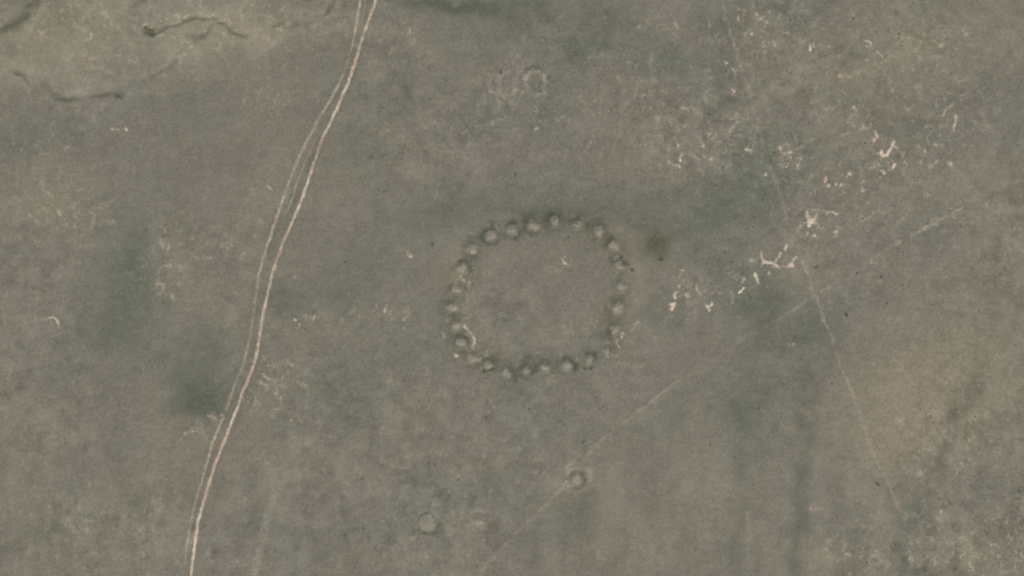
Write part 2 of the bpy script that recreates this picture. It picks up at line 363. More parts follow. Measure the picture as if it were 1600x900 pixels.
def leaf_material(name, c1, c2):
    m = bpy.data.materials.new(name); m.use_nodes = True
    nt = m.node_tree; b = nt.nodes['Principled BSDF']
    geo = nt.nodes.new('ShaderNodeNewGeometry')
    n = noise(nt, geo.outputs['Position'], 1.3, 2)
    c = mixc(nt, math_(nt, 'MULTIPLY_ADD', math_(nt, 'SUBTRACT', n, .5), 3.0, .5, True), lin(*c1), lin(*c2))
    nt.links.new(c, b.inputs['Base Color']); b.inputs['Roughness'].default_value = .8
    b.inputs['Specular IOR Level'].default_value = .2
    return m
WORMWOOD = leaf_material("sage_leaf", (118, 120, 102), (140, 141, 122))
THICKET = leaf_material("thicket_leaf", (118, 124, 92), (140, 142, 108))
OLIVEBUSH = leaf_material("olive_leaf", (108, 108, 80), (132, 130, 98))
TWIG = leaf_material("twig_bark", (84, 74, 60), (104, 94, 78))

# ------------------------------------------------------------------ mesh builders
def set_attr(me, F, pale, rosy, cream, xy):
    a = me.attributes.new('wear', 'FLOAT', 'POINT'); a.data.foreach_set('value', wear(*xy).astype(np.float32))
    g, o, p, d, l = F
    a = me.attributes.new('cover', 'FLOAT_COLOR', 'POINT')
    a.data.foreach_set('color', np.stack([g, o, p, d], 1).astype(np.float32).ravel())
    a = me.attributes.new('soil', 'FLOAT_COLOR', 'POINT')
    a.data.foreach_set('color', np.stack([pale, rosy, cream, l], 1).astype(np.float32).ravel())

def mesh_quads(name, V, Q, mat=None):
    me = bpy.data.meshes.new(name)
    k = Q.shape[1]
    me.vertices.add(len(V)); me.vertices.foreach_set('co', V.astype(np.float32).ravel())
    me.loops.add(Q.size); me.loops.foreach_set('vertex_index', Q.astype(np.int32).ravel())
    me.polygons.add(len(Q)); me.polygons.foreach_set('loop_start', np.arange(0, Q.size, k, dtype=np.int32))
    me.polygons.foreach_set('use_smooth', np.ones(len(Q), dtype=bool))
    me.update(calc_edges=True)
    if mat: me.materials.append(mat)
    return me

def grid_quads(nx, ny):
    i, j = np.meshgrid(np.arange(nx - 1), np.arange(ny - 1), indexing='ij')
    a = (i * ny + j).ravel()
    return np.stack([a, a + ny, a + ny + 1, a + 1], 1)

def tag(o, label=None, cat=None, group=None, kind=None):
    if label: o['label'] = label
    if cat: o['category'] = cat
    if group: o['group'] = group
    if kind: o['kind'] = kind
    return o
def link(name, me, parent=None, loc=None):
    o = bpy.data.objects.new(name, me); C.objects.link(o)
    if parent: o.parent = parent
    if loc is not None: o.location = loc
    return o

# the ground: one sheet, 1 m cells under the photograph, growing cells out to 9 km
def axis(half):
    core = np.arange(-half, half + .5, 1.0)
    out = []; d = 1.5; v = half
    while v < 9000:
        v += d; out.append(v); d *= 1.16
    out = np.array(out)
    return np.concatenate([-out[::-1], core, out])
GX, GY = axis(432), axis(254)
XX, YY = np.meshgrid(GX, GY, indexing='ij')
HH = height(XX.ravel(), YY.ravel()).reshape(XX.shape)
def Hs(x, y):
    i = np.clip(np.searchsorted(GX, x) - 1, 0, len(GX) - 2); j = np.clip(np.searchsorted(GY, y) - 1, 0, len(GY) - 2)
    u = (x - GX[i]) / (GX[i + 1] - GX[i]); v = (y - GY[j]) / (GY[j + 1] - GY[j])
    return (HH[i, j] * (1 - u) + HH[i + 1, j] * u) * (1 - v) + (HH[i, j + 1] * (1 - u) + HH[i + 1, j + 1] * u) * v
V = np.stack([XX.ravel(), YY.ravel(), HH.ravel()], 1)
me = mesh_quads("ground", V, grid_quads(len(GX), len(GY)), STEPPE)
F = fields(V[:, 0], V[:, 1]); Z = np.zeros(len(V))
set_attr(me, F, Z, Z, Z, (V[:, 0], V[:, 1]))
tag(link("ground", me), kind='structure')

def patch(name, box, res, fn, parent=None, lift=.07, origin=None):
    """a sheet of soil or turf lying on the ground, cut to where fn's mask is above zero.
    fn(x, y, F) -> mask, relief, pale, rosy, cream, F"""
    x0, y0, x1, y1 = box
    xs = np.arange(x0, x1 + res, res); ys = np.arange(y0, y1 + res, res)
    X, Y = np.meshgrid(xs, ys, indexing='ij'); x = X.ravel(); y = Y.ravel()
    Q = grid_quads(len(xs), len(ys))
    m0 = fn(x, y, None)
    keep = (m0[Q] > .02).any(axis=1); Q = Q[keep]
    used = np.unique(Q); idx = np.full(len(x), -1); idx[used] = np.arange(len(used)); Q = idx[Q]
    x = x[used]; y = y[used]
    F = fields(x, y)
    m, rel, pale, rosy, cream, F = fn(x, y, F)
    z = Hs(x, y) + rel + np.where(m > .02, lift * sstep(0, .25, m), 0) - .04 * (1 - sstep(0, .12, m))
    ox, oy = origin if origin else ((x0 + x1) / 2, (y0 + y1) / 2)
    oz = float(Hs(np.array([ox]), np.array([oy]))[0])
    me = mesh_quads(name, np.stack([x - ox, y - oy, z - oz], 1), Q, STEPPE)
    set_attr(me, F, pale, rosy, cream, (x, y))
    if parent is not None:
        o = link(name, me, parent, (0, 0, 0))
    else:
        o = link(name, me, None, (ox, oy, oz))
    return o

# ------------------------------------------------------------------ burial mounds, each with its ring ditch
def make_mound(px, py, rpx, dpx, dstr, yellow, pale_k, label, group, hgt, seed):
    mx, my = W(px, py); r = rpx * S * .97; rd = dpx * S
    rnd = random.Random(seed); ph = rnd.uniform(0, 6.28); ec = rnd.uniform(.9, 1.1); sz = rnd.uniform(.9, 1.14)
    def rad(x, y):
        a = np.arctan2(y - my, x - mx)
        rr = np.hypot((x - mx) * ec, (y - my) / ec)
        return rr * (1 + .11 * np.sin(2 * a + ph) + .07 * np.sin(3 * a + 2 * ph)) * sz + .8 * fbm(x, y, 2.6, 3, 40 + seed % 9), a
    def body(x, y, F):
        rr, a = rad(x, y)
        m = 1 - sstep(r * .55, r * 1.2, rr)
        if F is None: return m
        g, o, p, d, l = F
        rel = hgt * np.clip(np.cos(np.clip(rr / (r * 1.25), 0, 1) * math.pi) * .5 + .5, 0, 1) ** .9
        rel = rel + .06 * m * fbm(x, y, 1.6, 3, 50 + seed % 7)
        cream = pale_k * .8 * (1 - sstep(r * .35, r * 1.22, rr)) * (.9 + .25 * fbm(x, y, 2.2, 2, 60))
        F2 = (g * (1 - .6 * m), o * (1 - m) + m * (.1 + .45 * yellow), p * (1 - m) + m * .25, d * (1 - m) + .4 * dstr * m * sstep(r * .6, r * 1.1, rr), l)
        return m, rel, Z0(x), Z0(x), np.clip(cream, 0, 1), F2
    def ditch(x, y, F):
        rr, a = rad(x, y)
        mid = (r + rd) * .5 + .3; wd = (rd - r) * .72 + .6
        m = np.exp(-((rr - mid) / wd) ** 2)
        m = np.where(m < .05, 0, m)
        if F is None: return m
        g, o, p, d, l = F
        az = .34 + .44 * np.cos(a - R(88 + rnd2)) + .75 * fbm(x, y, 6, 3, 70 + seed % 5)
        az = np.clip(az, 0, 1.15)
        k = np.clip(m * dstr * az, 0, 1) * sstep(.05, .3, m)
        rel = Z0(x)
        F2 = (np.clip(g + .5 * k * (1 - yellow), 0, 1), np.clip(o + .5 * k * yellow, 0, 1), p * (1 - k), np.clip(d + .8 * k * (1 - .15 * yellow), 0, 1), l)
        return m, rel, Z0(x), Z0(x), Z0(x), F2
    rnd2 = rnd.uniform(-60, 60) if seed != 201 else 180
    e = rd + 2.5
    o = patch("earth_mound", (mx - r * 1.5, my - r * 1.5, mx + r * 1.5, my + r * 1.5), .3, body, None, .11, (mx, my))
    tag(o, label, "mound", group)
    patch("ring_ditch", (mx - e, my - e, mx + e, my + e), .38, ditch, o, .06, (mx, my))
    return o

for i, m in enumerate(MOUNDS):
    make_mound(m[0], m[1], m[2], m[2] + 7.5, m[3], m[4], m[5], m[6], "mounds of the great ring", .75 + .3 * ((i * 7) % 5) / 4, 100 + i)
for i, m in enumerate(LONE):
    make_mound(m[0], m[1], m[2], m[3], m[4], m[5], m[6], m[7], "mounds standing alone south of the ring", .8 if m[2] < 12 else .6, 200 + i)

# ------------------------------------------------------------------ bare soil: tracks, paths, scars and heaps
def soil_fn(strokes, rosy, k, relief, warp=.5, seed=0, halo=0.0, breakup=.35, olive_verge=0.0, core=1.0, gam=1.0, verge_d=0.0):
    def fn(x, y, F):
        wx = x + warp * fbm(x, y, 2.6, 4, 80 + seed, .65); wy = y + warp * fbm(x, y, 2.6, 4, 90 + seed, .65)
        m = np.zeros_like(x); v = np.zeros_like(x)
        for s in strokes:
            m = np.maximum(m, stroke(wx, wy, [(p[0], p[1], p[2] * 1.0) + tuple(p[3:]) for p in s], .85))
            if halo > 0:
                v = np.maximum(v, stroke(wx, wy, [(p[0], p[1], p[2] + halo) + tuple(p[3:]) for p in s], 1.0))
        mk = np.maximum(m, v)
        if F is None: return mk
        g, o, p, d, l = F
        br = 1 + breakup * fbm(x, y, 3.0, 3, 95 + seed) + .3 * breakup * fbm(x, y, 16, 2, 96 + seed)
        pale = np.clip(k * (m ** gam) * br * core, 0, 1)
        ro = np.clip(rosy + .45 * fbm(x, y, 14, 2, 97 + seed), 0, 1)
        rel = relief * m * (1 + .5 * fbm(x, y, 1.5, 2, 98))
        vv = np.clip(v * 1.0 - m * .2, 0, 1)
        F2 = (g * (1 - .3 * vv), np.clip(o + olive_verge * vv, 0, 1), np.clip(p + .3 * rosy * vv, 0, 1), d * (1 - m) + verge_d * vv * (1 - m), l)
        return mk, rel, pale, ro, Z0(x), F2
    return fn
def soil_box(strokes, pad):
    xs = [p[0] for s in strokes for p in s]; ys = [p[1] for s in strokes for p in s]
    wd = max(p[2] for s in strokes for p in s) * S
    a, d = W(min(xs), min(ys)); b, c = W(max(xs), max(ys)); e = wd + pad
    return (a - e, c - e, b + e, d + e)

MAIN = [(600, -50), (587, 0), (573, 40), (563, 67), (555, 97), (545, 127), (532, 157), (517, 190), (502, 220), (489, 260), (473, 308), (460, 340),
        (444, 374), (426, 425), (411.7, 486.7), (403, 540), (398, 565), (388, 593), (378, 615), (371, 637), (363, 657), (352, 685), (336.7, 723),
        (323, 767), (310, 813), (301.7, 867), (298, 900), (294, 950)]
MAINS = [.85, .85, .8, .8, .95, 1.15, 1.1, .8, .8, .85, 1.1, .95, .75, .8, .9, .95, 1., 1.05, .85, 1.05, 1.2, 1., .95, .95, 1., 1., 1., 1.]
SIDE = [(570, -50), (563, 0), (556, 43), (551.7, 70), (543, 103), (531.7, 128), (517, 155), (497, 187), (481.7, 217), (466.7, 247), (446, 300), (433, 338),
        (420, 377), (411, 403), (404, 430), (401, 455), (396, 490), (391, 520), (385, 550), (381, 567), (368, 598), (360, 622), (353, 640), (345, 660),
        (332, 692), (320, 737), (303, 797), (293, 847), (290, 900), (286, 950)]
SIDES = [.4, .45, .5, .42, .4, .4, .55, .4, .42, .4, .55, .65, .65, .6, .35, .3, .3, .32, .35, .3, .3, .4, .5, .8, .5, .5, .45, .4, .5, .5]
MID = [(575, -20, 2.5, .25), (571, 0, 2.5, .3), (562, 50, 2.5, .3), (553, 85, 2.5, .2)]
MID2 = [(500, 207, 3, .15), (478, 250, 3, .28), (462, 290, 3, .25), (458, 308, 3.5, .35), (446, 335, 3, .1), (437, 365, 3, .2), (430, 382, 3, .1)]
def track(name, strokes, rosy, k, warp, halo, verge, res=.45, breakup=.3, label=None, core=1.0):
    o = patch(name, soil_box(strokes, 4), res, soil_fn(strokes, rosy, k, -.05, warp, 1, halo, breakup, verge, core, 1.0, .22 if halo >= 7 and k > .6 else 0), None, .09)
    return tag(o, label, kind='structure')
track("dirt_track", [[(p[0], p[1], 4.0, s * .92) for p, s in zip(MAIN, MAINS)]], .4, .78, .45, 11, .34, .4, .5,
      "worn pink-brown wheel track, the brighter of the two")
track("side_track", [[(p[0], p[1], 3.8, s) for p, s in zip(SIDE, SIDES)], MID, MID2], .3, .62, .45, 7, .22, .4, .6,
      "thin older wheel track running left of the bright one")
DIAG = [[(1475, 338, 4, .15), (1462, 349, 6.5, .45), (1448, 356, 5.5, .5), (1436, 361, 5, .45), (1420, 369, 3, .05)],
        [(1406, 377, 5, .45), (1395, 384, 4.5, .42), (1382, 391, 4, .32), (1350, 412, 3, .04)],
        [(1310, 440, 4, .12), (1289, 453, 6, .35), (1278, 459, 6, .32), (1255, 473, 3, .1), (1246, 482, 6, .3), (1236, 487, 5, .22), (1200, 508, 3, .08), (1172, 524, 6, .3), (1165, 527, 3, .1),
         (1130, 551, 4, .12), (1090, 577, 3, .08), (1050, 602, 3.5, .28), (1030, 617, 4, .34), (1005, 638, 4, .28), (990, 649, 4, .2), (960, 672, 3, .08),
         (942, 686, 5, .28), (930, 699, 5, .26), (912, 718, 4, .15), (895, 742, 4, .1), (878, 762, 4.5, .26), (860, 782, 4.5, .28), (838, 803, 5, .28), (818, 823, 6, .28), (800, 838, 4, .12),
         (775, 868, 4.5, .2), (752, 893, 4.5, .22), (725, 925, 4.5, .2)]]
track("footpath", DIAG, .15, .4, .9, 6, .2, .45, .8, "faint straight pale footpath crossing from the right to the bottom middle")
THIN = [[(1118, -40, 4, .2), (1128, 0, 4, .2), (1138, 38, 4, .2), (1143, 58, 5, .32), (1147, 68, 6, .45), (1150, 80, 4, .28), (1153, 88, 6, .45), (1157, 102, 5, .36), (1160, 118, 4, .2),
         (1168, 134, 8, .34), (1174, 160, 4, .18), (1185, 200, 3.5, .13), (1200, 250, 3.5, .12), (1214, 287, 5, .28), (1222, 310, 4, .16), (1229, 335, 4, .2), (1236, 355, 4, .14), (1248, 390, 4, .1),
         (1253, 406, 5, .5), (1258, 418, 5, .5), (1263, 431, 4, .28), (1268, 446, 4, .16), (1274, 458, 6, .4), (1280, 476, 4, .2), (1284, 488, 7, .34), (1291, 508, 4.5, .25), (1299, 523, 4, .18),
         (1310, 560, 4, .2), (1325, 598, 4, .26), (1335, 622, 4, .36), (1345, 650, 4, .2), (1354, 675, 4, .28), (1362, 702, 4, .12), (1374, 728, 4, .3), (1382, 742, 4, .18), (1391, 762, 4, .36), (1398, 778, 4, .26),
         (1408, 800, 4, .12), (1422, 835, 4, .06), (1450, 910, 4, .06)]]
track("livestock_trail", THIN, .4, .42, .9, 7, .2, .45, 1.0, "thin broken livestock trail down the right side of the scene")
OLDT = [[(428, 770, 12, .10), (415, 820, 12, .14), (405, 860, 12, .16), (396, 910, 12, .16)], [(417, 805, 4, .12), (408, 850, 4, .12), (398, 910, 4, .14)]]
track("faded_track", OLDT, .3, .7, .5, 4, .1, .5, .3, "faded old track, a short pale smear at the bottom left of centre")

GR = "bare soil scars and burrow heaps"
def scar(strokes, label, rosy=.2, k=.95, cat="soil patch", name="soil_patch", relief=.18, group=GR, halo=6, verge=.12):
    o = patch(name, soil_box(strokes, 5), .32, soil_fn(strokes, rosy, k, relief, .75, (len(label) * 7) % 13, halo, .7, verge, .98, 1.25), None, .08)
    return tag(o, label, cat, group)
# big scars first: strokes are (x, y, width px, strength)
SCARS = [
 ([[(1268, 345, 9), (1262, 338, 6), (1260.5, 331, 4, .7)], [(1268, 345, 9), (1275, 340, 5, .8), (1277, 336, 4, .6)], [(1268, 345, 9), (1264, 353, 5)], [(1268, 345, 9), (1276, 349, 6)], [(1266, 345, 7), (1257, 348, 5, .4)]],
  "brightest star shaped pink-white soil scar with five arms", .4, 1.05),
 ([[(1190, 394, 4, .6), (1190, 403, 4.5, .8), (1194, 409, 6), (1205, 410, 4.5), (1213, 414, 4.5), (1218, 418, 5, .6)], [(1194, 409, 5), (1189, 416, 4, .5)]],
  "long curling pink soil streak left of the round pink heap", .75, .82),
 ([[(1219, 396, 5), (1216, 402, 4), (1212.5, 405, 5), (1212, 409, 4, .7)]], "short forked cream streak just above the long curling pink streak", .1, .8),
 ([[(1229, 384, 5.5), (1226.5, 389, 5)]], "white oval heap above right of the forked cream streak", .0, .8),
 ([[(1236, 414, 10), (1236.5, 414.5, 9)], [(1236, 414, 6, .7), (1229, 416, 5, .5), (1222, 416, 4, .4)], [(1238, 410, 4, .5), (1241, 404, 4, .5), (1245, 402, 4, .5)]], "round bright pink soil heap with a thin curved tail upward", .65, 1.05),
 ([[(1180, 428, 6), (1183, 434, 5), (1187, 443, 3, .4)]], "white comma shaped scar below left of the long pink streak", .0, .9),
 ([[(1162, 436, 7, .65), (1159, 443, 4, .3)]], "dim pale smudge left of the white comma scar", .1, .7),
 ([[(1155, 457, 5.5), (1158, 455, 4), (1162, 450, 5.5)]], "bright white slanting dash at the lower end of the chain of scars", .0, .95),
 ([[(1202, 428, 5.5, .7), (1202, 423, 4, .4)]], "faint green-white spot under the long curling pink streak", .0, .6),
 ([[(1171, 452, 6, .4), (1172, 454, 6, .4)], [(1143, 458, 5, .35), (1147, 464, 4, .3), (1144, 473, 5, .3)]], "pair of dull smudges either side of the white slanting dash", .3, .6),
 ([[(1173, 407, 8, .4), (1180, 408, 8, .35)]], "brownish smear left of the long curling pink streak", .6, .7),
 ([[(1067, 422, 6)], [(1065, 425, 4, .5), (1061, 433, 4, .5)]], "pale scar with a short tail, topmost of the scar cluster right of the ring", .25, .85),
 ([[(1060, 448, 6.5)]], "small round cream heap under the topmost scar of the cluster right of the ring", .2, .8),
 ([[(1055, 465, 6), (1053, 460, 5, .6), (1057, 457, 4, .4)]], "cream heap in the middle of the left column of the cluster right of the ring", .25, .85),
 ([[(1049, 475, 6), (1054, 474, 5, .9), (1051, 480, 4), (1050, 484, 6.5)]], "double cream blotch with rusty edge, lowest left of the cluster right of the ring", .45, .95),
 ([[(1074, 463, 7), (1071, 459, 5, .6), (1077, 460, 4, .6)]], "bright triangular cream heap in the centre of the cluster right of the ring", .15, .95),
 ([[(1088, 446, 4.5, .7), (1089, 453, 4, .6), (1092, 460, 4, .5)]], "thin upright tan streak on the right of the cluster beside the ring", .35, .7),
 ([[(1107, 481, 6), (1104, 477, 5, .9)], [(1107, 480, 5, .8), (1113, 475, 4.5, .7), (1112, 472, 4, .5)], [(1109, 484, 4, .8)]], "Y shaped cream scar, rightmost of the cluster right of the ring", .15, .95),
 ([[(1068, 440, 14, .25), (1078, 446, 14, .2)], [(1080, 472, 16, .18), (1100, 467, 12, .22)]], "dull brown bare ground in the cluster right of the ring", .95, .55),
 ([[(1059, 228, 5), (1058, 225, 4, .8)]], "bright white speck at the left of the speckled ground in the upper right", .0, 1.1),
 ([[(1063, 251, 4.5, .8), (1063, 246, 4, .6), (1066, 240, 3, .4)], [(1045, 253, 6, .45), (1052, 257, 5, .5), (1060, 258, 4, .6), (1063, 262, 3, .4)]], "curved cream scar under the bright white speck", .35, .85),
 ([[(1096, 223, 5, .7), (1099, 228, 6, .7)]], "pale heap with a reddish spot in the speckled ground", .1, .8),
 ([[(1100.5, 244, 5.5, .6)], [(1097, 240, 3, .3)]], "dim white spot below the pale heap with the reddish spot", .0, .8),
 ([[(1110.5, 249, 6, .55)]], "dim cream spot lowest right of the speckled ground", .2, .8),
 ([[(1166, 233, 5.5, .7), (1172, 235, 5.5, .7)]], "short pale dash lying level left of the thin trail", .1, .75),
 ([[(1144, 199, 5, .7), (1149, 195, 4, .5), (1154, 191, 3.5, .4)]], "slanting pale streak right above the speckled ground", .25, .75),
 ([[(1158, 212, 7, .35), (1149, 211, 6, .3)]], "dull pinkish pair of smudges under the slanting pale streak", .7, .7),
 ([[(1218, 230, 5, .7), (1222, 238, 6, .6), (1228, 240, 5, .6), (1234, 237, 6, .85)], [(1230, 228, 10, .2)]], "hook shaped cream scar on the thin trail in the upper right", .1, .8),
 ([[(1222, 249, 7, .75)], [(1234, 248, 6, .6), (1236, 243, 4, .4)], [(1229, 260, 5, .6), (1232, 256, 4, .4)], [(1217, 256, 8, .25), (1224, 258, 7, .2)]], "cluster of dull cream crumbs below the hook shaped scar", .2, .8),
 ([[(1196, 273, 7, .7)], [(1200, 260, 9, .25)]], "greenish white heap left below the hook shaped scar", .0, .8),
 ([[(1247, 258, 6, .45)]], "lone dull spot right of the cream crumbs", .2, .7),
 ([[(1290, 277, 5, .75), (1290, 284, 6, .8)]], "upright pale dash left of three small heaps in a row", .3, .8),
 ([[(1295, 290, 6.5, .85)]], "pale heap lowest left of three small heaps in a row", .3, .9),
 ([[(1306.5, 287.5, 6, .8)]], "pale heap in the middle of three small heaps in a row", .25, .85),
 ([[(1313, 289, 5.5, .75)]], "pale heap rightmost of three small heaps in a row", .2, .85),
 ([[(1328, 272, 6, .85), (1328, 269, 4, .6)]], "white heap with a brown hollow at its right", .1, .85),
 ([[(1348, 298, 6.5, .7)]], "isolated cream heap right below the white heap with the brown hollow", .15, .8),
 ([[(1367, 206, 6, .5), (1370, 210, 5, .9), (1371, 214, 5), (1366, 219, 5)]], "pink chevron shaped scar in the upper right", .8, .9),
 ([[(1396, 222, 6, .8), (1393, 229, 5, .8), (1389, 237, 6, .9), (1385, 242, 6), (1379, 243, 5, .9), (1377, 240, 6), (1377, 234, 4, .7)], [(1397, 228, 6, .5), (1403, 231, 5, .5)]], "big cream hook shaped scar in the upper right, right of the pink chevron", .15, .88),
 ([[(1398, 255, 4.5), (1395, 261, 4.5)]], "thin bright cream dash below the big cream hook", .05, .95),
 ([[(1414, 253, 6, .75), (1416, 256, 5, .6)]], "pale heap right of the thin bright dash", .2, .75),
 ([[(1381, 271, 6, .85), (1378, 266, 4, .6)], [(1376, 277, 5, .35)]], "pinkish white heap lowest below the big cream hook", .5, .9),
 ([[(1410, 243, 6, .5), (1408, 238, 4, .3)]], "dull cream mark right beside the big cream hook", .2, .7),
 ([[(1436, 228, 6, .65)]], "small cream spot right of the big cream hook", .15, .75),
 ([[(1446, 235, 7, .55), (1443, 237, 5, .3)]], "faint cream spot, second right of the big cream hook", .2, .7),
 ([[(1461, 226, 8, .4)]], "very faint pale spot, third right of the big cream hook", .2, .7),
 ([[(1485, 255, 7, .65)]], "lone pale heap at the right end of the speckled slope", .2, .75),
 ([[(1463, 253, 7, .45)], [(1452, 258, 8, .3), (1458, 262, 6, .3)]], "dim grey-white smudges left of the lone pale heap", .2, .7),
 ([[(1491, 203, 5.5, .75), (1490, 199, 5, .7), (1493, 192, 5, .65), (1494, 181, 5, .55), (1493, 176, 4, .3)]], "long upright pale worm shaped scar at the upper right", .05, .75),
 ([[(1472, 182, 3, .3), (1476, 176, 5, .65), (1480, 169, 5.5, .65), (1486, 166, 5, .5), (1490, 161, 6, .35)], [(1500, 150, 4, .2), (1510, 146, 4, .2)]], "curved pale worm shaped scar left of the upright one", .05, .75),
 ([[(1153, 23, 3, .6), (1153, 30, 5, .85)]], "upright bright sliver near the top of the thin trail", .25, .85),
 ([[(1182, 22, 7, .55)], [(1179, 18, 4, .3)]], "pale spot, leftmost of the speckles at the top right of the thin trail", .15, .75),
 ([[(1188, 30, 7, .5), (1192, 27, 5, .4)]], "pale blotch in the middle of the speckles at the top right of the thin trail", .3, .75),
 ([[(1197.5, 34.5, 6, .65)]], "cream spot lowest of the speckles at the top right of the thin trail", .2, .75),
 ([[(1202.5, 18, 7, .5)]], "dim spot rightmost of the speckles at the top right of the thin trail", .2, .75),
 ([[(1175, 52, 5.5, .75)]], "single cream spot under the speckles at the top right of the thin trail", .1, .85),
 ([[(1200, 55, 9, .28)]], "very faint spot right of the single cream spot", .2, .7),
 ([[(1135, 98, 6, .75), (1132, 96, 4, .4)]], "greenish white heap left of the thin trail, upper of three", .0, .8),
 ([[(1145, 108, 5.5, .65)]], "greenish white heap left of the thin trail, middle of three", .0, .75),
 ([[(1147, 142, 6.5, .75), (1144, 140, 4, .5)]], "greenish white heap left of the thin trail, lowest of three", .0, .8),
 ([[(1266, 77, 6, 1), (1265, 71, 4, .7)], [(1271, 72, 5, .65), (1272, 68, 4, .4)]], "bright white twin burrow heap standing alone at the top right", .15, 1.05),
 ([[(1249, 27, 6, .4)]], "dim spot at the top edge, above left of the twin heap", .2, .7),
 ([[(1351, 63, 5, .4), (1360, 66.5, 5, .75)]], "white dash at the upper edge of the small green patch top right", .05, .85),
 ([[(1370, 80, 4, .4), (1374, 84, 4.5, .6), (1378, 87, 4, .4)]], "slanting pale dash right of the small green patch top right", .05, .75),
 ([[(1354, 94, 7, .5)]], "faint green-white spot in the small green patch top right", .0, .75),
 ([[(1312.5, 118, 7, .8)], [(1317, 121, 7, .4), (1328, 120, 6, .3)]], "pink heap with a smeared reddish tail at the top right", .85, .85),
 ([[(1332, 114, 4, .3), (1340, 112, 4, .35), (1346, 108, 3, .2)]], "thin pale wisp right above the pink heap with the tail", .1, .6),
 ([[(1459, 64, 7, .45)], [(1469, 71, 7, .45)], [(1437, 64, 6, .35)], [(1478, 80, 6, .25)]], "scatter of dull cream crumbs near the top right corner", .1, .7),
 ([[(1508, 40, 6, .35), (1505, 47, 5, .35), (1510, 55, 6, .3)]], "faint cream squiggle nearest the top right corner", .1, .65),
 ([[(1395, 138, 5, .45), (1393, 144, 5, .3)], [(1416, 151, 6, .35)]], "two weak pale dots in the middle of the upper right slope", .3, .7),
 ([[(1427, 110, 6, .35)], [(1425, 102, 4, .25)]], "weak cream dot above the two weak pale dots", .1, .7),
 ([[(1331, 169, 5, .5), (1334, 167, 6, .75), (1338, 172, 5, .5)], [(1331, 180, 7, .35)], [(1325, 191, 5, .55)]], "bent cream scar with a dot below, left of the pink chevron", .15, .8),
 ([[(1290, 171, 6, .4), (1286, 169, 5, .3)], [(1304, 180, 6, .25)]], "dull pinkish marks left of the bent cream scar", .5, .65),
 ([[(1293, 333, 5, .7), (1299, 331, 4, .5), (1307, 334, 5.5, .75)]], "small bow shaped white scar right of the pink star", .15, .8),
 ([[(1262.5, 364, 6, .65)]], "green-white dot below the pink star, on the left", .0, .75),
 ([[(1272, 368, 6, .7)]], "white dot below the pink star, on the right", .05, .8),
 ([[(1279, 355, 5.5, .5)]], "dim dot at the lower right of the pink star", .2, .75),
 ([[(1248, 357, 6, .35), (1250, 352, 5, .3)]], "green-white smudge left below the pink star", .0, .7),
 ([[(1306, 361, 6, .5)]], "dim white dot with a dark hollow below the bow shaped scar", .0, .75),
 ([[(1488, 333, 6, .5), (1494, 329, 4, .35), (1501, 327, 6, .5)], [(1487, 325, 4, .4)], [(1490, 335, 5, .4)], [(1511, 356, 6, .3)]], "fan of pinkish crumbs above the right end of the footpath", .4, .75),
 ([[(1410, 342, 8, .35)]], "dim grey-white blotch left of the footpath's right end", .1, .7),
 ([[(1380, 357, 6, .3)]], "weak pink dot above the short dash of the footpath", .7, .7),
 ([[(1350, 450, 8, .35)], [(1358, 457, 5, .25)]], "dull pale spot right of where trail and footpath cross", .3, .7),
 ([[(1362, 410, 5, .3), (1361, 405, 4, .2)]], "dull yellowish upright mark right of the long trail", .1, .7),
 ([[(1232, 538, 6, .4), (1240, 538, 7, .5)]], "level pale dash left below the trail crossing", .1, .7),
 ([[(1271, 454, 5, .4)]], "small tan mark at the crossing of trail and footpath", .4, .8),
 ([[(418, 571, 6, .6)]], "pale spot right of the bright wheel track in the lower left", .1, .8),
 ([[(455, 570, 6, .65)], [(449, 581, 6, .3)]], "white spot with a dark pit, farther right of the bright wheel track", .05, .8),
 ([[(410, 584, 4, .4), (413, 588, 5, .6), (422, 594, 4, .45)]], "slanting cream dash leaving the bright wheel track to the right", .1, .75),
 ([[(405, 597, 7, .3), (412, 601, 6, .25)]], "dull pink smear under the slanting cream dash", .5, .7),
 ([[(400, 618, 6, .3), (399, 627, 4, .25)], [(396, 632, 4, .25), (392, 640, 4, .2), (400, 641, 4, .25), (402, 635, 4, .2)]], "faint loop shaped mark right of the bright wheel track", .1, .65),
 ([[(325, 649, 5, .5), (335, 653, 5, .3)]], "cream dash left of the side track", .1, .75),
 ([[(348, 647, 6, .5), (345, 650, 5, .4)]], "pink spot on the edge of the side track", .8, .7),
 ([[(288, 678, 5, .4), (295, 675, 4, .4), (301, 674, 5, .45)], [(300, 668, 3, .3), (301, 679, 3, .25)]], "cross shaped faint cream mark left of the side track", .15, .75),
 ([[(315, 662, 9, .3), (307, 658, 6, .2)]], "pale bluish smudge above the cross shaped mark", .0, .6),
 ([[(442, 604, 6, .3)], [(430, 640, 6, .25)], [(455, 657, 6, .3)], [(424, 650, 8, .2)]], "dim grey specks scattered right of the bright wheel track", .3, .7),
 ([[(460, 500, 6, .75)]], "white spot, leftmost of four in the dark grass between track and ring", .05, .8),
 ([[(466, 508, 7, .55), (464, 512, 6, .5)]], "oval pale heap just under the leftmost white spot", .05, .75),
 ([[(478, 494, 6, .4), (473, 492, 4, .25)]], "dim spot, third of four in the dark grass between track and ring", .1, .75),
 ([[(493, 493, 5, .65), (489, 497, 5, .5), (484, 497, 3, .25)]], "curved pale scar, rightmost of four in the dark grass between track and ring", .1, .8),
 ([[(589, 479, 7, .45), (588, 474, 4, .3)]], "dim pale heap left of the bright sliver west of the ring", .1, .75),
 ([[(601, 487, 4.5, .85), (603, 481, 5, .45), (605, 476, 4, .3)]], "bright upright sliver of soil west of the ring", .05, .85),
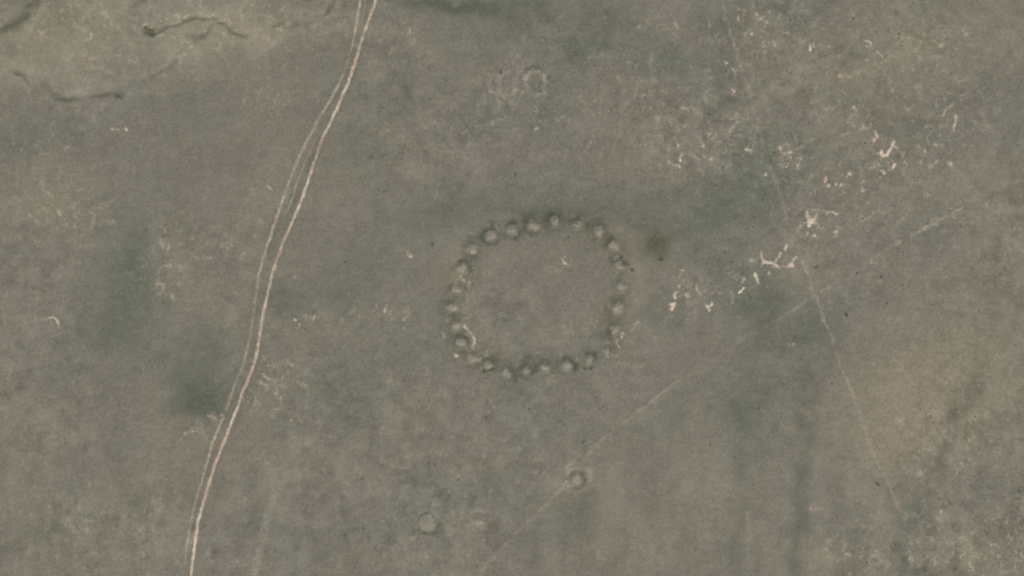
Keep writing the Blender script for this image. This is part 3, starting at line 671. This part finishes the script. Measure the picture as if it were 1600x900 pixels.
 ([[(630, 499, 7, .45), (635, 495, 4, .35)], [(630, 512, 7, .25)]], "pale crumbs nearest the west side of the ring", .15, .7),
 ([[(642, 400, 6, .75), (637, 397, 6, .5), (637, 390, 5, .3)]], "pear shaped white heap north-west of the ring", .05, .75),
 ([[(535, 499, 9, .3)]], "dim blotch halfway between track and ring", .1, .7),
 ([[(562, 494, 4, .35), (562, 500, 4, .2)]], "faint upright mark halfway between track and ring", .1, .7),
 ([[(460, 434, 8, .3)]], "dim round spot close right of the bright wheel track, level with the ring", .1, .7),
 ([[(76, 497, 4, .5), (82, 495.5, 4.5, .75), (88, 498.5, 4.5, .75), (92, 505, 4, .7), (92, 511, 3, .3)]], "thin cream crescent alone at the far left", .1, .85),
 ([[(196.7, 202, 7, .8)]], "white round spot alone in the upper left", .1, .85),
 ([[(175, 202, 6, .45), (186, 202, 4, .25)]], "dim pale spot left of the white round spot in the upper left", .1, .75),
 ([[(838, 201, 6.5, .8)]], "pinkish white round spot south of the faint horseshoe", .4, .85),
 ([[(922, 223, 8, .4), (918, 230, 7, .3)]], "dim pale blotch north of the ring's top", .2, .7),
 ([[(913, 161, 8, .3)]], "weak pink blotch right of the faint horseshoe", .6, .7),
 ([[(942, 205, 7, .3), (938, 211, 6, .25)]], "weak pink blotch farther right of the pinkish white spot", .5, .7),
 ([[(781, 158, 5, .45), (778, 165, 4, .3)]], "small pale tick under the faint loops top middle", .05, .75),
 ([[(46, 337, 7, .4), (52, 341, 6, .3), (58, 346, 9, .3)]], "faint yellowish blotch at the far left edge of the dry patch", .05, .65),
 ([[(91, 328, 5, .35), (93, 334, 4, .45), (95, 338, 4, .35)]], "small bent cream mark in the middle of the left dry patch", .05, .7),
 ([[(110, 322, 7, .25), (117, 318, 8, .3)], [(67, 325, 8, .3)]], "two dull cream clouds in the left dry patch", .15, .6),
 ([[(147, 336, 11, .3), (145, 347, 8, .3), (143, 357, 6, .35)], [(155, 332, 5, .3)]], "pinkish branching blotch on the right of the left dry patch", .45, .65),
 ([[(158, 318, 6, .4)]], "cream dot above the pinkish branching blotch", .05, .7),
 ([[(176, 348, 5, .25), (165, 344, 8, .15)]], "weak mark right of the pinkish branching blotch", .3, .7),
 ([[(249, 374, 7, .4), (251, 381, 6, .45), (255, 386, 5, .35)]], "bent cream mark at the top of the worn patch left of the tracks", .15, .7),
 ([[(246, 396, 7, .38)]], "yellow-white dot on the left of the worn patch left of the tracks", .0, .7),
 ([[(244, 446, 6, .35), (247, 442, 7, .4), (255, 443, 7, .4), (256, 449, 6, .35)]], "arched cream mark low in the worn patch left of the tracks", .15, .7),
 ([[(266, 459, 7, .4), (272, 467, 7, .35)]], "cream oval lowest in the worn patch left of the tracks", .05, .7),
 ([[(260, 432, 7, .3)], [(288, 432, 6, .2)], [(262, 418, 7, .2)]], "dull crumbs in the middle of the worn patch left of the tracks", .05, .65),
 ([[(318, 383, 5, .15), (325, 376, 5, .2), (334, 377, 5, .2), (337, 386, 5, .15)], [(345, 384, 7, .22), (355, 380, 8, .25)]], "faint ghostly arch and smear right of the worn patch", .25, .6),
 ([[(418, 290, 6, .5), (423, 295, 6, .35)]], "pale wedge left of the side track", .05, .7),
 ([[(640.7, 50, 4.5, .6), (640.5, 44, 4, .45)]], "short upright white dash near the top, right of the tracks", .05, .75),
 ([[(430, 158, 8, .3)]], "weak pink blotch left of the tracks near the top", .5, .65),
 ([[(723, 208, 6, .35), (730, 206, 5, .25)]], "weak tan mark in open steppe north-west of the ring", .2, .7),
 ([[(882, 401, 4, .5), (879, 405, 4, .65), (881, 410, 5, .85), (884, 411, 5, .6)]], "small white comma scar inside the ring, on reddish earth", .1, .85),
 ([[(868, 421, 7, .3), (866, 417, 5, .2)], [(889, 414, 5, .25)]], "dim pink crumbs beside the white comma inside the ring", .5, .7),
 ([[(834.7, 387, 5, .5)]], "tiny pale dot inside the ring near its top", .1, .75),
 ([[(726, 510, 6, .65), (731, 516, 5, .35), (737, 523, 4.5, .75), (741, 530, 5, .8), (742, 536, 5, .65), (739, 541, 4, .5)]], "curved white scar wrapping the lower left of the ring", .2, .8),
 ([[(713, 555, 7, .9)]], "round white heap just outside the lower left of the ring", .1, .9),
 ([[(695, 527, 5, .5), (692, 521, 4, .3)]], "faint white tick outside the left of the ring", .0, .75),
 ([[(719, 432, 5, .75)], [(723, 436, 8, .3)]], "cream speck touching a mound on the upper left of the ring", .0, .85),
 ([[(733, 443, 5, .6), (734, 438, 4, .3)]], "cream tick inside the left edge of the ring", .05, .75),
 ([[(974, 521, 5, .7), (971, 526, 5.5, .8)], [(964, 529, 4.5, .5), (964, 536, 4, .35), (967, 543, 4, .3)]], "white scar with a thin tail on the lower right of the ring", .2, .85),
 ([[(997, 502, 5, .5), (992, 508, 4.5, .4), (988, 515, 5, .3)]], "slanting dim streak outside the lower right of the ring", .1, .75),
 ([[(902, 561, 5, .35), (901, 556, 4, .25)]], "small pale tick between two mounds on the bottom of the ring", .1, .7),
 ([[(1266.5, 796, 4.5, .8), (1268, 790, 3.5, .5)]], "white sliver on the edge of a dark drainage line at the lower right", .1, .85),
 ([[(1470.7, 799, 6, .85)]], "bright white round spot at the lower right", .1, .85),
 ([[(1515, 686, 6, .4)]], "faint cream spot right of the lower right drainage lines", .05, .75),
 ([[(1421, 874, 6, .45), (1423, 866, 5, .3)], [(1426, 850, 6, .25)]], "pale mark at the bottom edge near the right", .05, .75),
 ([[(1585, 890, 5, .55), (1587, 884, 4, .4)]], "pale mark in the bottom right corner, the lower of two", .1, .8),
 ([[(1596, 868, 6, .5), (1588, 862, 5, .3)]], "pale mark in the bottom right corner, the upper of two", .1, .8),
 ([[(1540, 873, 8, .3)]], "dim blotch along the bottom near the right corner", .1, .7),
 ([[(1443, 783, 8, .28), (1447, 791, 6, .2)]], "dim blotch left of the bright white spot at the lower right", .2, .7),
 ([[(1366, 864, 12, .25), (1371, 872, 9, .2)]], "cream cloud on the bottom right dry grass", .0, .6),
 ([[(999, 42, 8, .4)]], "round dim spot near the top, middle right", .1, .7),
 ([[(1006.5, 147, 6, .4)], [(1015, 143, 5, .2)]], "small dim spot left of the speckled ground", .1, .7),
 ([[(1066, 169, 6, .55), (1075, 172, 5, .3)], [(1052, 171, 5, .25)]], "white dash above the speckled ground", .0, .75),
 ([[(1055, 36, 4, .4), (1060, 46, 5, .2)]], "weak tan tick near the top, left of the thin trail", .2, .7),
 ([[(1096, 62, 6, .3), (1092, 70, 6, .25)]], "weak pink smear left of the thin trail near the top", .5, .65),
 ([[(1142, 743, 5, .4)]], "tiny pale dot in the lower right of centre", .1, .75),
 ([[(1167, 800, 5, .3), (1168, 809, 5, .25)]], "faint upright smear lower right of centre", .3, .65),
]
def clusters(st):
    cl = [[s] for s in st]
    def dist(a, b):
        return min(math.hypot(p[0] - q[0], p[1] - q[1]) - (p[2] + q[2]) * .5 for s in a for p in s for t in b for q in t)
    merged = True
    while merged and len(cl) > 1:
        merged = False
        for i in range(len(cl)):
            for j in range(i + 1, len(cl)):
                if dist(cl[i], cl[j]) < 0:
                    cl[i] += cl.pop(j); merged = True; break
            if merged: break
    if len(cl) == 1: return [(cl[0], "")]
    cen = [(np.mean([p[0] for s in c for p in s]), np.mean([p[1] for s in c for p in s])) for c in cl]
    hor = np.ptp([c[0] for c in cen]) >= np.ptp([c[1] for c in cen])
    order = sorted(range(len(cl)), key=lambda i: cen[i][0 if hor else 1])
    names = {2: ["left one", "right one"] if hor else ["upper one", "lower one"],
             3: ["left one", "middle one", "right one"] if hor else ["upper one", "middle one", "lower one"],
             4: ["leftmost", "second from left", "third from left", "rightmost"] if hor else ["topmost", "second from top", "third from top", "lowest"]}[len(cl)]
    return [(cl[i], ", " + names[q]) for q, i in enumerate(order)]
for st0, lab0, ro, k in SCARS:
  for st, suf in clusters(st0):
    lab = lab0 + suf
    scar([[(p[0], p[1], p[2] * .7 + .5, (p[3] if len(p) > 3 else 1.0)) for p in s] for s in st], lab, ro * .8, k)

# faint ring and loop marks: old dwelling or corral outlines, low turf banks
def bank(px_pts, k, label, width=4.5):
    def fn(x, y, F):
        wx = x + .5 * fbm(x, y, 3, 3, 30); wy = y + .5 * fbm(x, y, 3, 3, 31)
        m = np.zeros_like(x)
        for s in px_pts: m = np.maximum(m, stroke(wx, wy, [(p[0], p[1], width + 3) + tuple(p[2:]) for p in s], .9))
        if F is None: return m
        return m, .10 * m, Z0(x), Z0(x), np.clip((.34 * k * m) * (1 + 1.4 * fbm(x, y, 5, 3, 32)), 0, 1), F
    o = patch("turf_bank", soil_box([[(p[0], p[1], 8) for p in s] for s in px_pts], 4), .4, fn, None, .07)
    tag(o, label, "earth bank", "faint turf banks of old enclosures")
bank([[(821, 122, 7), (824, 113, 9), (832, 109, 9), (841, 110, 9), (847, 116, 9), (849, 127, 9), (850, 136, 7), (846, 144, 6), (836, 146, 7), (826, 140, 6), (821, 130, 7)]], .28, "faint pale horseshoe bank near the top middle")
bank([[(792, 112), (779, 118), (778, 132), (783, 145), (795, 155), (803, 165)], [(763, 130), (768, 142), (776, 152)], [(803, 122), (803, 138), (800, 150)], [(788, 147), (800, 158)], [(770, 192), (785, 185), (797, 178)]], 1.9, "faint nested loops of bank left of the horseshoe")
bank([[(650, 822), (652, 804), (664, 794), (680, 797), (686, 812)]], .4, "very faint outer arc of bank round the wide flat mound")
bank([[(693, 795), (697, 815), (703, 835), (711, 850)], [(720, 803), (720, 812)], [(766, 803), (770, 812)], [(738, 797), (750, 794), (760, 799)]], .9, "faint broken banks round the worn yellow centred mound")
bank([[(884, 742), (886, 728), (896, 722), (908, 722), (919, 730), (922, 748), (915, 764)]], 1.0, "pale outer bank round the lone mound on the footpath")

# ------------------------------------------------------------------ shrubs
def leaf_cloud(n, rad, hgt, leaf, rng, flat=.5, clumps=9):
    cl = rng.uniform(-1, 1, (clumps, 3)); cl[:, 2] = np.abs(cl[:, 2])
    cl[:, :2] *= .6; csz = rng.uniform(.28, .5, clumps)
    k = rng.randint(0, clumps, n)
    d = rng.normal(0, 1, (n, 3)); d /= np.linalg.norm(d, axis=1)[:, None]
    p = cl[k] + d * csz[k][:, None] * rng.uniform(.55, 1.0, n)[:, None] ** .5
    p = p * np.array([rad, rad, hgt]); p[:, 2] = np.abs(p[:, 2]) * .8 + .05
    u = rng.normal(0, 1, (n, 3)); u /= np.linalg.norm(u, axis=1)[:, None]
    v = np.cross(u, rng.normal(0, 1, (n, 3))); v /= np.linalg.norm(v, axis=1)[:, None]
    s = leaf * rng.uniform(.6, 1.3, n)[:, None]
    V = np.stack([p - u * s, p + v * s * flat, p + u * s, p - v * s * flat], 1).reshape(-1, 3)
    V[:, 2] = np.maximum(V[:, 2], .02)
    return V, np.arange(4 * n).reshape(-1, 4)
def stems(n, rad, hgt, rng):
    V, Q = [], []
    for i in range(n):
        a = rng.uniform(0, 6.28); e = rng.uniform(.3, .8) * rad; t = np.array([math.cos(a) * e, math.sin(a) * e, hgt * rng.uniform(.4, .8)])
        b = len(V); r = .035
        for (c, rr) in ((np.zeros(3) - [0, 0, .15], r), (t, r * .4)):
            for j in range(3): V.append([c[0] + rr * math.cos(2.1 * j), c[1] + rr * math.sin(2.1 * j), c[2]])
        for j in range(3): Q.append([b + j, b + (j + 1) % 3, b + 3 + (j + 1) % 3, b + 3 + j])
    return np.array(V), np.array(Q)
rng = np.random.RandomState(5)
SH = []
for i in range(3):
    V, Q = leaf_cloud(110, 1.2, .5, .16, rng); f = mesh_quads("foliage", V, Q, WORMWOOD)
    V, Q = stems(9, .8, .7, rng); s = mesh_quads("stem", V, Q, TWIG)
    SH.append((f, s))
V, Q = leaf_cloud(240, 1.15, .6, .14, rng, clumps=14); ofol = mesh_quads("foliage", V, Q, OLIVEBUSH)
def bush(px, py, r, label, i, mesh=None, group="sage shrubs dotted over the steppe"):
    x, y = W(px, py); z = float(Hs(np.array([x]), np.array([y]))[0])
    e = bpy.data.objects.new("shrub", None); C.objects.link(e); e.empty_display_size = .5
    e.location = (x, y, z); e.rotation_euler = (0, 0, i * 1.7); e.scale = (r, r * (.8 + .1 * (i % 4)), .75 * r ** .5)
    tag(e, label, "shrub", group)
    f, s = SH[i % 3]
    link("foliage", mesh or f, e); link("stem", s, e)
    return e
BIG = [
 (235, 47, 3.4, "largest dark bush, at the head of the gully near the top left"),
 (228, 44, 2.0, "smaller bush clinging to the left of the largest dark bush"),
 (184, 152, 2.3, "dark low bush at the right end of the lower gully, upper left"),
 (190, 154, 1.6, "small bush touching the dark low bush of the lower gully"),
 (764, 579, 2.6, "dark olive bush hanging under the lower left mound of the ring"),
 (757, 580, 1.8, "smaller olive bush left of the one under the lower left mound of the ring"),
 (770, 577, 1.8, "smaller olive bush right of the one under the lower left mound of the ring"),
 (664, 833, 1.9, "dark bush in the hollow at the foot of the wide flat mound"),
 (971, 403, 2.0, "dark green bush on the right of the ring between two mounds"),
 (988, 422, 2.0, "dark green bush outside the right side of the ring"),
 (1033, 406, 2.2, "brownish dark bush at the lower edge of the green thicket"),
 (805, 272, 1.7, "dark shrub with a pale speck, alone north of the ring"),
 (888, 371, 1.8, "dark shrub inside the ring under its top mounds"),
 (784, 114, 1.9, "dark shrub at the top left of the faint loops"),
 (833, 105, 1.9, "dark shrub hugging the top of the pale horseshoe bank"),
 (858, 121, 1.9, "dark shrub just right of the pale horseshoe bank"),
 (1333, 31, 2.0, "brown upright shrub near the top edge at the right"),
 (923, 576, 2.0, "dark shrub crescent under the faint mound at the bottom right of the ring"),
 (914, 576, 1.6, "small dark shrub at the left end of that crescent under the bottom right mound"),
 (1370, 757, 2.2, "dark shrub left of the lower end of the thin trail"),
 (1323, 492, 1.9, "dark shrub in the green hollow right of the trail crossing"),
 (1243, 527, 1.6, "dark shrub left of the trail below the crossing"),
 (1185, 638, 1.6, "dark shrub in the right half south of the footpath"),
 (912, 691, 2.0, "dark shrub just above the lone mound on the footpath"),
 (580, 247, 1.7, "tiny dark shrub in the open right of the tracks"),
 (540, 409, 1.5, "tiny dark shrub right of the tracks, level with the top of the ring"),
 (566, 748, 1.1, "lone small shrub in the empty lower middle"),
 (567, 826, 1.6, "lone small dark shrub left of the wide flat mound"),
 (677, 382, 1.9, "dark shrub left of the ring's upper left corner"),
 (716, 750, 1.3, "small shrub above the worn yellow centred mound"),
 (1377, 433, 1.7, "small brown shrub right of the trail crossing, upper"),
 (1340, 428, 1.6, "small brown shrub right of the trail crossing, left of its neighbour"),
 (1276, 417, 2.3, "dark low shrub right of the round pink heap"),
]
for i, b in enumerate(BIG):
    bush(b[0], b[1], b[2], b[3], i, ofol if 'olive' in b[3] or 'green' in b[3] or 'arge' in b[3] else None)
# lesser shrubs nobody could tell apart
SMALL = [(918,101),(929,105),(890,170),(955,172),(984,94),(1127,34),(1094,27),(1125,135),(1055,134),(1038,178),(1031,227),(1033,233),(870,164),(864,128),(897,113),(1156,348),
 (1163,352),(1168,356),(1180,340),(1176,355),(1140,375),(1133,394),(1147,372),(1144,410),(1188,325),(1122,297),(1118,290),(1112,287),(1148,303),(1146,410),(1110,443),(1196,457),
 (706,329),(704,354),(598,170),(603,243),(582,12),(696,125),(1248,94),(1212,93),(1202,98),(1235,114),(1258,34),(1290,5),(1212,12),(1196,14),(1345,223),(1352,224),(1405,178),(1437,182),
 (1412,190),(1487,115),(1546,110),(1335,60),(1388,48),(1404,52),(1409,72),(1290,88),(1228,208),(1195,306),(1192,313),(1170,268),(1130,262),(1008,153),(1021,163),(1064,118),(1026,98),
 (936,132),(989,50),(935,78),(800,252),(808,262),(1386,474),(1404,388),(1412,395),(1300,600),(1296,530),(1222,600),(1160,637),(1110,695),(1148,715),(940,803),(1010,753),(827,640),
 (942,635),(937,638),(1033,647),(670,725),(545,200),(430,300),(456,305),(620,540),(530,545),(660,460),(676,452),(120,650),(78,766),(232,566),(300,390),(228,358),(83,416),(148,405),
 (1500,740),(1523,745),(1468,780),(1590,780),(1455,650),(1438,640),(1423,868),(1355,880),(1372,890),(1504,870),(1524,652),(1490,560),(1410,445),(1120,845),(800,850),(1087,860)]
rs = random.Random(9)
MARKS = [(866, 345, "the ring's topmost mound"), (706, 480, "the ring's westernmost mound"), (822, 578, "the ring's lowest mound"), (971, 448, "the ring's easternmost mound"), (901, 748, "the lone mound on the footpath"),
 (667, 816, "the wide flat mound"), (835, 125, "the horseshoe bank"), (1027, 385, "the green thicket"), (1268, 345, "the star scar"), (1236, 414, "the round pink heap"), (1266, 77, "the twin heap"),
 (1385, 240, "the big cream hook"), (1097, 228, "the speckled ground"), (1225, 240, "the small hook scar"), (1448, 356, "the footpath's right end"), (1278, 458, "the trail crossing"), (1470, 799, "the white spot lower right"),
 (1400, 780, "the thin trail's lower end"), (197, 202, "the lone white spot upper left"), (82, 497, "the cream crescent"), (250, 380, "the worn patch"), (1493, 190, "the upright worm scar"), (234, 47, "the largest bush"),
 (545, 127, "the track fork"), (1150, 80, "the thin trail's top"), (990, 649, "the footpath's gap"), (642, 400, "the pear shaped heap"), (300, 870, "the track's bottom end"), (1590, 880, "the bottom right corner"), (1000, 42, "the dim spot near the top"), (590, 480, "the bright sliver")]
def near_mark(px, py):
    d, k = min((math.hypot(px - a, py - b), i) for i, (a, b, t) in enumerate(MARKS))
    a = math.degrees(math.atan2(MARKS[k][1] - py, px - MARKS[k][0])) % 360
    return k, int((a + 22.5) // 45) % 8, d
DIRS = ["right of", "above right of", "above", "above left of", "left of", "below left of", "below", "below right of"]
def small_label(px, py):
    k, q, d = near_mark(px, py)
    ds = sorted(near_mark(a, b)[2] for a, b in SMALL if near_mark(a, b)[:2] == (k, q))
    j = ds.index(d)
    head = "small dark shrub" if len(ds) == 1 else ["nearest", "second nearest", "third nearest", "fourth nearest", "fifth nearest", "sixth nearest", "seventh nearest", "eighth nearest", "ninth nearest", "tenth nearest"][min(j, 9)] + " small dark shrub"
    return head + " " + DIRS[q] + " " + MARKS[k][2]
for i, (px, py) in enumerate(SMALL):
    bush(px, py, rs.uniform(.6, 1.1), small_label(px, py), i, None, "small dark sage shrubs in open grass")

# the green thicket right of the ring
tx, ty = W(1027, 385); tz = float(Hs(np.array([tx]), np.array([ty]))[0])
te = bpy.data.objects.new("shrub_thicket", None); C.objects.link(te); te.location = (tx, ty, tz)
tag(te, "soft green thicket of low growth just right of the ring", "thicket")
for q, (dx, dy, rr) in enumerate([(0, 3, 7.5), (-5, -3, 7), (6, -2, 6.5), (2, 8, 4.5), (-3, 7, 4), (6, 5, 3.8), (0, -8, 4.2)]):
    V, Q = leaf_cloud(200, rr * 1.25, .3, .28, rng, clumps=60); cr = link("crown", mesh_quads("crown", V, Q, THICKET), te, (dx, dy, 0))

# ------------------------------------------------------------------ tussock grass, joined: nobody could count it
N = 60000
tx = rng.uniform(-425, 425, N); ty = rng.uniform(-245, 245, N)
dens = .45 + .35 * fbm(tx, ty, 30, 4, 61) + .3 * blob(tx, ty, 1300, 230, 300, 240)
clear = np.ones(N, bool)
for s in ([[(p[0], p[1], 9) for p in MAIN]], [[(p[0], p[1], 7) for p in SIDE]], [[(q[0], q[1], 7) for q in d] for d in DIAG]):
    for q in s: clear &= stroke(tx, ty, q, .5) < .1
for m in MOUNDS: clear &= np.hypot(tx - W(m[0], m[1])[0], ty - W(m[0], m[1])[1]) > m[2] * S * 1.35
for m in LONE: clear &= np.hypot(tx - W(m[0], m[1])[0], ty - W(m[0], m[1])[1]) > m[2] * S * 1.35
sel = (rng.rand(N) < dens) & clear
tx, ty = tx[sel], ty[sel]; n = len(tx)
tz = Hs(tx, ty); r = rng.uniform(.2, .55, n); h = rng.uniform(.12, .32, n); ph = rng.uniform(0, 6.28, n)
ring = []
for k in range(5):
    rr = r * rng.uniform(.6, 1.2, n); ring.append(np.stack([tx + rr * np.cos(ph + k * 1.257), ty + rr * np.sin(ph + k * 1.257), tz - .05], 1))
top = np.stack([tx + r * .3 * rng.normal(0, 1, n), ty + r * .3 * rng.normal(0, 1, n), tz + h], 1)
V = np.stack(ring + [top], 1).reshape(-1, 3); b = np.arange(n) * 6
T = np.concatenate([np.stack([b + k, b + (k + 1) % 5, b + 5], 1) for k in range(5)])
me = mesh_quads("grass_tussocks", V, T, STEPPE)
F = fields(tx, ty); F = [np.repeat(f, 6) for f in F]; Zt = np.zeros(len(V))
jt = np.repeat(rng.uniform(-.25, .35, n), 6)
F[0] = np.clip(F[0] + jt, 0, 1.1); F[3] = np.clip(F[3] + .1 + .5 * jt, 0, 1)
set_attr(me, F, Zt, Zt, Zt, (V[:, 0], V[:, 1]))
tag(link("grass_tussocks", me), "low grey-green grass tussocks all over the steppe", "grass", kind='stuff')
